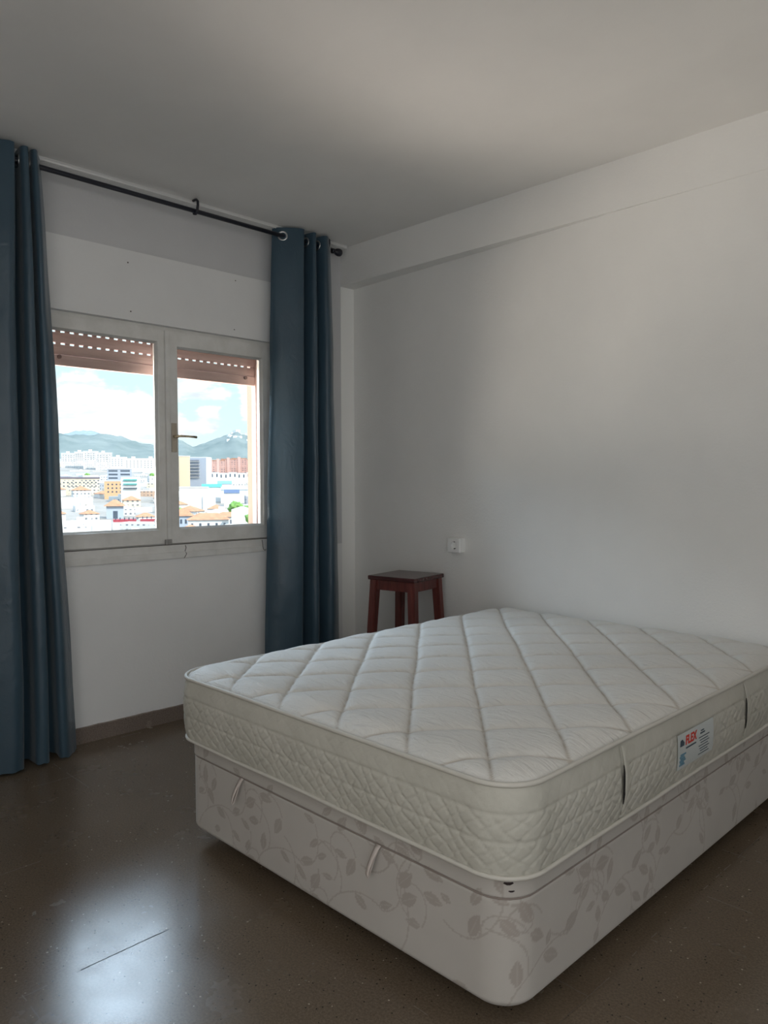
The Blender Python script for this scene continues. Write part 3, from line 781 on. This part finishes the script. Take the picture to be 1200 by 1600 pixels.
rr = [(-1.091+.004*(k % 2), -1.054-.005*((k+1) % 3), .397+.0055*k, .4015+.0055*k) for k in range(6)]
lab_rects('label_picture', rr, M_inkb)

# ------------------------------------------------------------------ OUTSIDE: hills and town below the window
def ydir(azd): a = math.radians(azd); return Vector((math.cos(a), math.sin(a), 0))
def az_px(px): 
    d = _r*((px-600)/FPX)+_f+_u*((800-757)/FPX); return math.degrees(math.atan2(d.y, d.x))
def at(px, dist): d = ydir(az_px(px))*dist; return Vector((CAM.x+d.x, CAM.y+d.y, 0))
def hz(y, dist): return CAM.z+dist*(755-y)/FPX
def ground(dist): return -28 if dist < 380 else -28+.051*(dist-380)
def plain(lo, hi, sc=.05):
    return lambda nt, b: nt.links.new(ramp(nt, [(.35, lo), (.65, hi)], noise_n(nt, sc, 6, .65, coord(nt))), b.inputs['Base Color'])
M_ground = mat('town_ground', rough=.9, fn=plain((.22, .20, .17), (.34, .31, .28), .02))
M_hill = mat('hazy_hill_scrub', rough=1, spec=0, fn=plain((.135, .170, .165), (.215, .245, .235), .006))  # blue-grey haze is mixed into the scrub colour
M_hill2 = mat('hazy_far_hill_scrub', rough=1, spec=0, fn=plain((.20, .25, .28), (.25, .30, .33), .002))  # paler and bluer still, distance haze painted in
bm = bmesh.new(); rows = []
for i in range(61):
    dist = 70*(2500/70)**(i/60); rows.append([bm.verts.new((CAM.x+ydir(122+j*1.0).x*dist, CAM.y+ydir(122+j*1.0).y*dist, ground(dist)-.5)) for j in range(61)])
for a, b in zip(rows, rows[1:]):
    for j in range(60): bm.faces.new((a[j], a[j+1], b[j+1], b[j]))
struct('ground', bm, M_ground)
HF = {}
def hills(name, prof, d0, d1, dr, m, base_y):
    bm = bmesh.new(); rows = []; ND = 26
    def height(azd, dist):
            px = 600-math.tan(math.radians(azd-135.27))*FPX
            for (pa, ya), (pb, yb) in zip(prof, prof[1:]):
                if pa <= px <= pb: yy = ya+(yb-ya)*(px-pa)/(pb-pa); break
            else: yy = prof[0][1] if px < prof[0][0] else prof[-1][1]
            ztop = hz(yy, dr); zb = hz(base_y, d0)
            s = (dist-d0)/(dr-d0); k = math.sin(PI/2*min(1, s))**.9 if s < 1 else max(0, 1-.35*(s-1))
            nz_ = noise.noise(Vector((azd*.9, dist*.004, 0)))*.5+noise.noise(Vector((azd*2.6, dist*.009, 3)))*.25
            return zb+(ztop-zb)*k*(1+nz_*.30*(1-min(1, s)**3)*1.3)+(noise.noise(Vector((azd*5, 1, 1)))*.02*(ztop-zb))*min(1, s)
    HF[name] = height
    for i in range(ND+1):
        dist = d0+(d1-d0)*i/ND; row = []
        for j in range(241):
            azd = 120+j*.25; d = ydir(azd)*dist; row.append(bm.verts.new((CAM.x+d.x, CAM.y+d.y, height(azd, dist))))
        rows.append(row)
    for a, b in zip(rows, rows[1:]):
        for j in range(len(a)-1): bm.faces.new((a[j], a[j+1], b[j+1], b[j]))
    return struct(name, bm, m, smooth=True)
hills('near_hills', [(-200, 690), (60, 688), (95, 686), (125, 688), (168, 686), (186, 689), (210, 696), (240, 700), (258, 699), (272, 694), (286, 693), (303, 702), (316, 698), (343, 690), (365, 681), (390, 685), (420, 694), (520, 705)], 2350, 4200, 3300, M_hill, 722)
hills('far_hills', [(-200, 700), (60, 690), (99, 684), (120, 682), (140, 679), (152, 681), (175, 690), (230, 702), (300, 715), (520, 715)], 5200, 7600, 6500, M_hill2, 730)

def facade(base, dark, sx, sz, wf=.45, hf=.42, jit=.0):
    """procedural window grid: pattern of the render coat, in object coordinates"""
    def fn(nt, b):
        c = coord(nt); s = nt.nodes.new('ShaderNodeSeparateXYZ'); nt.links.new(c, s.inputs[0])
        gm = nt.nodes.new('ShaderNodeNewGeometry'); sn = nt.nodes.new('ShaderNodeSeparateXYZ'); nt.links.new(gm.outputs['Normal'], sn.inputs[0])
        h = math_n(nt, 'ADD', s.outputs[0], s.outputs[1])
        fx = math_n(nt, 'FRACT', math_n(nt, 'MULTIPLY', h, 1/sx)); fz = math_n(nt, 'FRACT', math_n(nt, 'MULTIPLY', s.outputs[2], 1/sz))
        wx = math_n(nt, 'LESS_THAN', math_n(nt, 'ABSOLUTE', math_n(nt, 'SUBTRACT', fx, .5)), wf/2)
        wz = math_n(nt, 'LESS_THAN', math_n(nt, 'ABSOLUTE', math_n(nt, 'SUBTRACT', fz, .5)), hf/2)
        vert = math_n(nt, 'LESS_THAN', math_n(nt, 'ABSOLUTE', sn.outputs[2]), .5)
        rn = ramp(nt, [(.42, 0), (.5, 1)], noise_n(nt, .22, 2, .5, c))
        mk = math_n(nt, 'MULTIPLY', math_n(nt, 'MULTIPLY', math_n(nt, 'MULTIPLY', wx, wz), vert), rn)
        wear = ramp(nt, [(.3, tuple(v*.82 for v in base)), (.65, base)], noise_n(nt, .12, 4, .6, c))
        nt.links.new(mixc(nt, mk, wear, dark), b.inputs['Base Color'])
    return fn
DK = (.16, .17, .19)
FM = {
 'white': mat('white_render', rough=.8, fn=facade((.66, .65, .63), DK, 3.1, 3.0)),
 'cream': mat('cream_render', rough=.8, fn=facade((.66, .58, .45), DK, 3.6, 3.0)),
 'peach': mat('peach_render', rough=.8, fn=facade((.52, .36, .26), (.20, .16, .15), 3.3, 3.0)),
 'grey': mat('grey_render', rough=.8, fn=facade((.36, .38, .42), DK, 2.8, 3.0)),
 'brick': mat('brick_red', rough=.85, fn=facade((.55, .33, .28), (.16, .12, .13), 3.6, 3.0, .5, .5)),
}
M_plain = mat('plain_white_render', (.66, .65, .63), .8)
M_flat = mat('flat_roof', rough=.9, fn=plain((.38, .33, .29), (.50, .46, .42), .2))
M_tile = mat('clay_tile', rough=.85, fn=plain((.40, .17, .09), (.50, .25, .14), .5))
M_win = mat('far_window', (.07, .09, .12), .3)
MESH = {}
def mesh_of(key, build):
    if key not in MESH:
        bm = build(); me = D.meshes.new(key); bmesh.ops.recalc_face_normals(bm, faces=bm.faces); bm.to_mesh(me); bm.free(); MESH[key] = me
    return MESH[key]
def part(name, bm, m, parent, lab=None):
    o = link(name, bm, m, parent)
    if lab: o['label'] = lab
    return o
def hip(w, d, z, h, ov=.6):
    bm = bmesh.new(); x, y = w/2+ov, d/2+ov; r = max(0, (w-d)/2) if w > d else 0; r2 = max(0, (d-w)/2) if d > w else 0
    a = [bm.verts.new(p) for p in ((-x, -y, z), (x, -y, z), (x, y, z), (-x, y, z))]
    t = [bm.verts.new((-r, -r2, z+h)), bm.verts.new((r, r2, z+h))] if (r or r2) else [bm.verts.new((0, 0, z+h))]
    bm.faces.new(a[::-1])
    if len(t) == 1:
        for k in range(4): bm.faces.new((a[k], a[(k+1) % 4], t[0]))
    elif r: bm.faces.new((a[0], a[1], t[1], t[0])); bm.faces.new((a[1], a[2], t[1])); bm.faces.new((a[2], a[3], t[0], t[1])); bm.faces.new((a[3], a[0], t[0]))
    else: bm.faces.new((a[0], a[1], t[0])); bm.faces.new((a[1], a[2], t[1], t[0])); bm.faces.new((a[2], a[3], t[1])); bm.faces.new((a[3], a[0], t[0], t[1]))
    return bm
PLACED = []
def clear(p, rad, keep=True):
    for q, s in PLACED:
        if (p-q).length < rad+s: return False
    if keep: PLACED.append((p.copy(), rad))
    return True
def building(px, dist, w, d, ytop, col='white', roof='flat', name='town_building', label=None, group=None, yaw=None, ybot=None, extras=True):
    """a block standing on the slope; ytop fixes how high its parapet reaches"""
    p = at(px, dist); zt = hz(ytop, dist); zb = min(ground(dist)-1, zt-3)
    face = math.atan2(CAM.y-p.y, CAM.x-p.x)+PI/2
    root = empty(name, (p.x, p.y, zb), face+(random.uniform(-.5, .5) if yaw is None else yaw))
    h = zt-zb
    m = FM.get(col, M_plain) if col != 'plain' else M_plain
    walls = part('walls', nb(-w/2, w/2, -d/2, d/2, 0, h), m, root)
    if roof == 'flat':
        bm = bmesh.new(); t = .35
        for b in ((-w/2, w/2, -d/2, -d/2+t), (-w/2, w/2, d/2-t, d/2), (-w/2, -w/2+t, -d/2+t, d/2-t), (w/2-t, w/2, -d/2+t, d/2-t)): box(bm, *b, h, h+.9)
        part('parapet', bm, M_plain, root)
        part('roof', nb(-w/2+t, w/2-t, -d/2+t, d/2-t, h, h+.15), M_flat, root)
        if extras and random.random() < .6:
            q = random.uniform(-.25, .25)*w; part('stairwell', nb(q-1.8, q+1.8, -1.6, 1.6, h+.15, h+2.8), M_plain, root)
        if extras and random.random() < .4:
            q = random.uniform(-.35, .35)*w; part('water_tank', tube(bmesh.new(), [(q, -d/4, h+.15), (q, -d/4, h+1.9)], .8, 10), M_flat, root)
    else: part('roof', hip(w, d, h, min(w, d)*.27), M_tile, root)
    tag(root, label, 'building', group); return root, h
def block_windows(root, w, d, h, cols, floors, z0, fh=3.0, ww=1.4, wh=1.2, x0=None, x1=None):
    x0 = -w/2+1.5 if x0 is None else x0; x1 = w/2-1.5 if x1 is None else x1
    for f in range(floors):
        for c in range(cols):
            x = x0+(x1-x0)*(c+.5)/cols; z = h-z0-f*fh
            link('window', nb(x-ww/2, x+ww/2, -d/2-.08, -d/2+.05, z-wh, z), M_win, root)
# landmarks
M_gw = mat('blue_grey_render_and_shade', (.36, .39, .45), .8)
def landmark(px, dist, w, d, ytop, m, label, name='apartment_block', yaw=0, cat='building', h=None, drop=None):
    p = at(px, dist); zt = hz(ytop, dist); zb = min(ground(dist)-1, zt-3) if drop is None else zt-drop
    PLACED.append((p.copy(), math.hypot(w, d)*.5))
    root = empty(name, (p.x, p.y, zb), math.atan2(CAM.y-p.y, CAM.x-p.x)+PI/2+yaw); tag(root, label, cat)
    link('walls', nb(-w/2, w/2, -d/2, d/2, 0, zt-zb), m, root); return root, zt-zb
# slab of flats with dark balconies: blue-grey paints the shade, white the lit end
S = 820
r, h = landmark(310, S, 23, 16, 717, M_gw, 'apartment slab, face tinted grey-blue for shade, with dark balcony rows seen in the right pane', yaw=-.35)
for f in range(6):
    z = h-2.2-f*3.3
    link('balcony', nb(-7.5, 4.0, -9.2, -8.0, z-1.3, z-.2), mat('balcony_dark', (.10, .11, .14), .6) if f == 0 else D.materials['balcony_dark'], r)
    link('balcony_slab', nb(-8.0, 4.5, -9.4, -8.0, z-1.7, z-1.3), M_plain, r)
link('end_wall', nb(11.5, 11.9, -8.1, 8.1, 0, h+.8), M_plain, r)
link('roof', nb(-11.5, 11.5, -8, 8, h, h+.8), M_plain, r)
r, h = landmark(286, S-30, 11, 12, 715, mat('sand_render', (.55, .44, .31), .8), 'sand-coloured tower beside the grey-blue apartment slab', yaw=.3)
link('roof', nb(-5.8, 5.8, -6.3, 6.3, h, h+.7), M_plain, r)
r, h = landmark(270, S-60, 9, 12, 713, M_plain, 'narrow white tower left of the sand-coloured tower', yaw=-.2)
link('roof', nb(-4.8, 4.8, -6.3, 6.3, h, h+.7), M_plain, r)
# long brick-red terraces of flats
for i, (px, w) in enumerate(((341, 18), (357, 20), (374, 22), (394, 26))):
    yt = (721, 719, 718, 720)[i]
    r, h = landmark(px, 1080+i*24, w, 14, yt, FM['brick'], ('leftmost', 'second', 'third', 'rightmost')[i]+' of the brick-red flats in a row under the right hill')
    link('roof', nb(-w/2-.3, w/2+.3, -7.3, 7.3, h, h+.8), M_tile, r); r['group'] = 'brick-red flats under the hill'
    link('stair_tower', nb(-2, 2, -7.6, -3, 0, h+2.6), mat('brick_dark', (.60, .38, .33), .85) if i == 0 else D.materials['brick_dark'], r)
for i, px in enumerate((336, 350, 364, 378, 392)):
    r, h = landmark(px, 930+i*4, 10.2, 10, 739+(i % 2), M_plain, 'white low house, number-less unit of the pale row below the brick-red flats' if False else ('first', 'second', 'third', 'fourth', 'fifth')[i]+' white house from the left in the row below the brick-red flats', name='row_house')
    r['group'] = 'white row houses below the brick flats'
    for x in (-3.2, 2.4): link('window', nb(x-.8, x+.8, -5.08, -4.9, h-5.5, h-1.6), M_win, r)
    link('roof', nb(-5.1, 5.1, -5.1, 5.1, h, h+.4), M_gw, r)
# white blocks high in the left pane
for i, (px, w, yt, dist) in enumerate(((108, 26, 712, 1560), (126, 20, 710, 1520), (143, 26, 709, 1480), (163, 28, 711, 1440), (186, 28, 717, 1395), (210, 32, 719, 1350), (237, 28, 719, 1300))):
    r, h = landmark(px, dist, w, 16, yt, FM['white'] if i < 4 else M_plain, ('first', 'second', 'third', 'fourth', 'fifth', 'sixth', 'seventh')[i]+' tall white block from the left on the skyline of the left pane')
    r['group'] = 'tall white blocks on the left skyline'
    link('roof', nb(-w/2-.3, w/2+.3, -8.3, 8.3, h, h+1.0), M_plain, r)
    link('lift_house', nb(-4, 2, -3, 3, h+1, h+4.2), M_plain, r)
    block_windows(r, w, 16, h, 5, 4, 3, 3.4, 1.6, 1.3)
# long flats with dark strip windows, middle of left pane
r, h = landmark(187, 900, 26, 14, 734, M_gw, 'blue-grey block with two dark window bands in the left pane')
for f in range(3): link('window', nb(-11.5, -2, -7.1, -6.9, h-3-f*4, h-1.2-f*4), M_win, r); link('window', nb(1, 11, -7.1, -6.9, h-3-f*4, h-1.2-f*4), M_win, r)
link('roof', nb(-13.4, 13.4, -7.4, 7.4, h, h+.6), M_plain, r)
r, h = landmark(125, 760, 34, 14, 748, FM['cream'], 'long cream block with dark cornice at the left edge of the left pane')
link('cornice', nb(-17.3, 17.3, -7.4, 7.4, h, h+1.5), mat('slate_cornice', (.16, .14, .17), .8), r)
block_windows(r, 34, 14, h, 9, 2, 3, 3.2, 1.3, 1.2)
r, h = landmark(182, 700, 20, 12, 752, mat('apricot_render', (.60, .36, .20), .8), 'apricot orange building in the middle of the left pane')
link('roof', nb(-10.2, 10.2, -6.2, 6.2, h, h+.6), M_plain, r); block_windows(r, 20, 12, h, 5, 3, 2, 3.2, 1.3, 1.3)
r, h = landmark(204, 655, 15, 12, 746, M_plain, 'white building with green awnings in the left pane')
M_teal = mat('teal_awning', (.06, .34, .32), .7)
for f in range(3): link('awning', nb(-5.5, 5.0, -7.3, -5.9, h-2.6-f*3.4, h-1.7-f*3.4), M_teal if f < 2 else M_win, r)
# tower house with orange pyramid roof, shade painted as pale blue walls
M_bw = mat('blue_white_render_and_shade', (.40, .45, .52), .8)
r, h = landmark(179, 520, 10.5, 9, 788, M_bw, 'tower house with walls tinted pale blue for shade and orange pyramid roof in the left pane', name='tower_house')
link('roof', hip(10.5, 9, h, 4.2, 1.6), M_tile, r)
link('window', nb(-1.2, 1.6, -4.62, -4.4, h-8.5, h-3.2), M_win, r)
for i, (px, yt, w) in enumerate(((194, 808, 12), (236, 807, 12))):
    r, h = landmark(px, 440, w, 8, yt, mat('crimson_wall', (.36, .05, .07), .8) if i == 0 else M_plain, 'low building with crimson %s near the bottom of the left pane' % ('top band' if i == 0 else 'awning'), name='low_building')
    if i == 0: link('band', nb(-w/2-.2, w/2+.2, -4.3, 4.3, h-20, h-1.4), M_plain, r)
    else: link('awning', nb(-w/2, w/2, -5.0, -3.9, h-5.0, h-.3), D.materials['crimson_wall'], r)
    for k in range(6): link('finial', nb(-w/2+1+k*2.3, -w/2+1.6+k*2.3, -4.2, -3.6, h, h+1.2), M_win, r)
# foreground houses of the right pane
for px, dist, w, d, yt, hh, m, lb, nwin in (
    (286, 430, 10, 9, 804, 4.2, M_bw, 'small pale house with orange hip roof at the left of the right pane', 4),
    (325, 415, 21, 11, 810, 3.4, M_plain, 'wide white house with orange hip roof in the lower middle of the right pane', 5),
    (355, 450, 16, 10, 806, 2.6, M_plain, 'white house with low orange roof right of the wide one', 4)):
    r, h = landmark(px, dist, w, d, yt, m, lb, name='house')
    link('roof', hip(w, d, h, hh, .9), M_tile, r)
    for k in range(nwin): x = -w/2+w*(k+.5)/nwin; link('window', nb(x-.55, x+.55, -d/2-.1, -d/2+.05, h-4.2, h-1.8), M_win, r)
r, h = landmark(378, 400, 11, 9, 796, M_plain, 'white rounded-gable house below the green trees in the right pane', name='house'); 
link('roof', hip(11, 9, h, 1.6, .1), M_plain, r)
# big white building stepping down, middle of right pane
r, h = landmark(303, 560, 20, 12, 762, M_plain, 'plain white terraced building in the right pane under the grey slab', name='terraced_building')
link('lower_wing', nb(6, 15, -7, 5, 0, h-6), M_plain, r); link('roof', nb(-10.3, 10.3, -6.3, 6.3, h, h+.7), M_plain, r)
# market hall roofs with coloured sheeting
for px, dist, w, yt, c, lb in ((331, 660, 17, 757, (.03, .36, .30), 'low shed with green sheet roof in the right pane'), (351, 700, 13, 752, (.12, .38, .60), 'low shed with light blue sheet roof in the right pane'), (366, 640, 22, 761, (.36, .48, .54), 'long shed with pale blue-grey roof in the right pane'), (362, 600, 12, 766, (.05, .08, .16), 'small shed with navy roof in the right pane')):
    r, h = landmark(px, dist, w, 12, yt+4, M_plain, lb, name='shed')
    bm = bmesh.new(); a = [bm.verts.new(q) for q in ((-w/2, -6.5, h-.1), (w/2, -6.5, h-.1), (w/2, 6.5, h+2.6), (-w/2, 6.5, h+2.6), (-w/2, 6.5, h-.1), (w/2, 6.5, h-.1))]
    for f in ((0, 1, 2, 3), (0, 3, 4), (1, 5, 2), (3, 2, 5, 4), (0, 4, 5, 1)): bm.faces.new([a[k] for k in f])
    link('roof', bm, mat('sheet_roof', c, .5), r)
# row after row of small blocks up the slope
COLN = {'white': 'white', 'cream': 'cream', 'peach': 'peach', 'grey': 'pale grey', 'plain': 'plain white'}
rows_ = [(2150, 724, 14), (1850, 727, 14), (1600, 730, 15), (1380, 735, 16), (1180, 741, 17), (1000, 748, 18), (860, 757, 18), (740, 767, 18), (640, 778, 18), (560, 790, 17), (490, 801, 16), (430, 813, 15), (375, 826, 14)]
for ri, (dist, yt, n) in enumerate(rows_):
    for k in range(n):
        px = 75+(360/n)*(k+random.uniform(.1, .9))
        if ri >= 1 and random.random() < .08: continue
        col = random.choices(['white', 'plain', 'cream', 'peach', 'grey'], [6, 4, 2, 1.2, 1.2])[0]
        roof = 'tile' if (ri > 6 and random.random() < .32) else 'flat'
        sc = 1.0 if ri < 6 else .82
        w = random.uniform(14, 34)*sc; d = random.uniform(10, 16)*sc
        if roof == 'tile': w = random.uniform(9, 15); d = w*random.uniform(.7, 1)
        dist_ = dist+random.uniform(-35, 35)
        if not clear(at(px, dist_), math.hypot(w, d)*.5+1): continue
        side = 'left' if px < 256 else 'right'
        far = 'far up the slope' if ri < 4 else ('in the middle of the town' if ri < 9 else 'low in the town')
        lb = '%s %s building %s seen through the %s pane' % (COLN[col], 'tile-roofed' if roof == 'tile' else 'flat-roofed', far, side)
        building(px, dist_, w, d, yt+random.uniform(-4, 4), col, roof, label=lb, group=lb.replace(' building ', ' buildings '))

# trees
M_leaf = mat('tree_leaves', rough=.8, fn=plain((.09, .20, .035), (.20, .36, .08), .6)); M_bark = mat('bark', (.12, .08, .05), .9)
def tree(px, dist, ytop, rad, label, group=None):
    p = at(px, dist); zt = hz(ytop, dist); zb = ground(dist)
    r = empty('tree', (p.x, p.y, zb)); tag(r, label, 'tree', group)
    link('trunk', tube(bmesh.new(), [(0, 0, -1), (0, 0, max(1, zt-zb-rad))], [rad*.14, rad*.08], 8), M_bark, r)
    bm = bmesh.new(); bmesh.ops.create_icosphere(bm, subdivisions=4, radius=1)
    for v in bm.verts:
        n_ = v.co.normalized(); k = 1+.30*noise.noise(n_*2.2+Vector((px, 0, 0)))+.16*noise.noise(n_*6+Vector((px, 3, 0)))
        v.co = n_*rad*k; v.co.z = v.co.z*.85+zt-zb-rad*.85
    link('crown', bm, M_leaf, r, smooth=True)
tree(368, 470, 784, 4.4, 'bright green tree, left one of the clump at the right of the right pane')
tree(386, 410, 790, 3.6, 'bright green tree, right one of the clump at the right of the right pane')
tree(393, 385, 801, 3.2, 'bright green tree half behind the tan window reveal')
for i in range(16):
    px = random.uniform(90, 400); dist = random.choice((820, 1100, 1450, 600, 520))
    y = 755-(ground(dist)-CAM.z)/dist*FPX
    if not clear(at(px, dist), 6): continue
    tree(px, dist, y-9*600/dist-2, random.uniform(2.6, 4.2), 'small green tree among the roofs of the town', 'small trees among the roofs')
# villas on the right hill
for i in range(26):
    px = random.uniform(348, 402); dist = random.uniform(2750, 3200); p = at(px, dist)
    if not clear(p, 12): continue
    r = empty('hill_house', (p.x, p.y, HF['near_hills'](az_px(px), dist)-6), random.uniform(0, 3)); tag(r, 'white villa high on the hill in the right pane', 'building', 'white villas on the right hill')
    w = random.uniform(5, 9); link('walls', nb(-w, w, -5, 5, 0, 12), M_plain, r); link('roof', nb(-w+.5, w-.5, -4.5, 4.5, 12, 12.6), M_flat, r)
bm = bmesh.new(); p = at(365, 3280); z = hz(684, 3280); tube(bm, [(p.x, p.y, z-10), (p.x, p.y, z+26)], [2.0, .8], 6)
tag(link('radio_mast', bm, M_gw), 'thin mast on top of the right hill', 'mast')

# the town goes on to both sides of what the window frames
for ri, (dist, yt, n) in enumerate(rows_):
    for px0, px1, side in ((-40, 72, 'left'), (438, 640, 'right')):
        cnt = max(2, int(n*(px1-px0)/360*.8))
        for k in range(cnt):
            px = px0+(px1-px0)/cnt*(k+random.uniform(.2, .8)); dd = dist+random.uniform(-30, 30)
            roof = 'tile' if (ri > 6 and random.random() < .35) else 'flat'; w = random.uniform(12, 26); d = random.uniform(9, 14)
            if roof == 'tile': w = random.uniform(9, 15); d = w*.8
            if not clear(at(px, dd), math.hypot(w, d)*.5+1): continue
            col = random.choice(('white', 'plain', 'white', 'cream', 'peach'))
            lb = '%s %s building of the town hidden past the %s edge of the window' % (COLN[col], 'tile-roofed' if roof == 'tile' else 'flat-roofed', side)
            building(px, dd, w, d, yt+random.uniform(-4, 4), col, roof, label=lb, group=lb.replace(' building ', ' buildings '), extras=False)
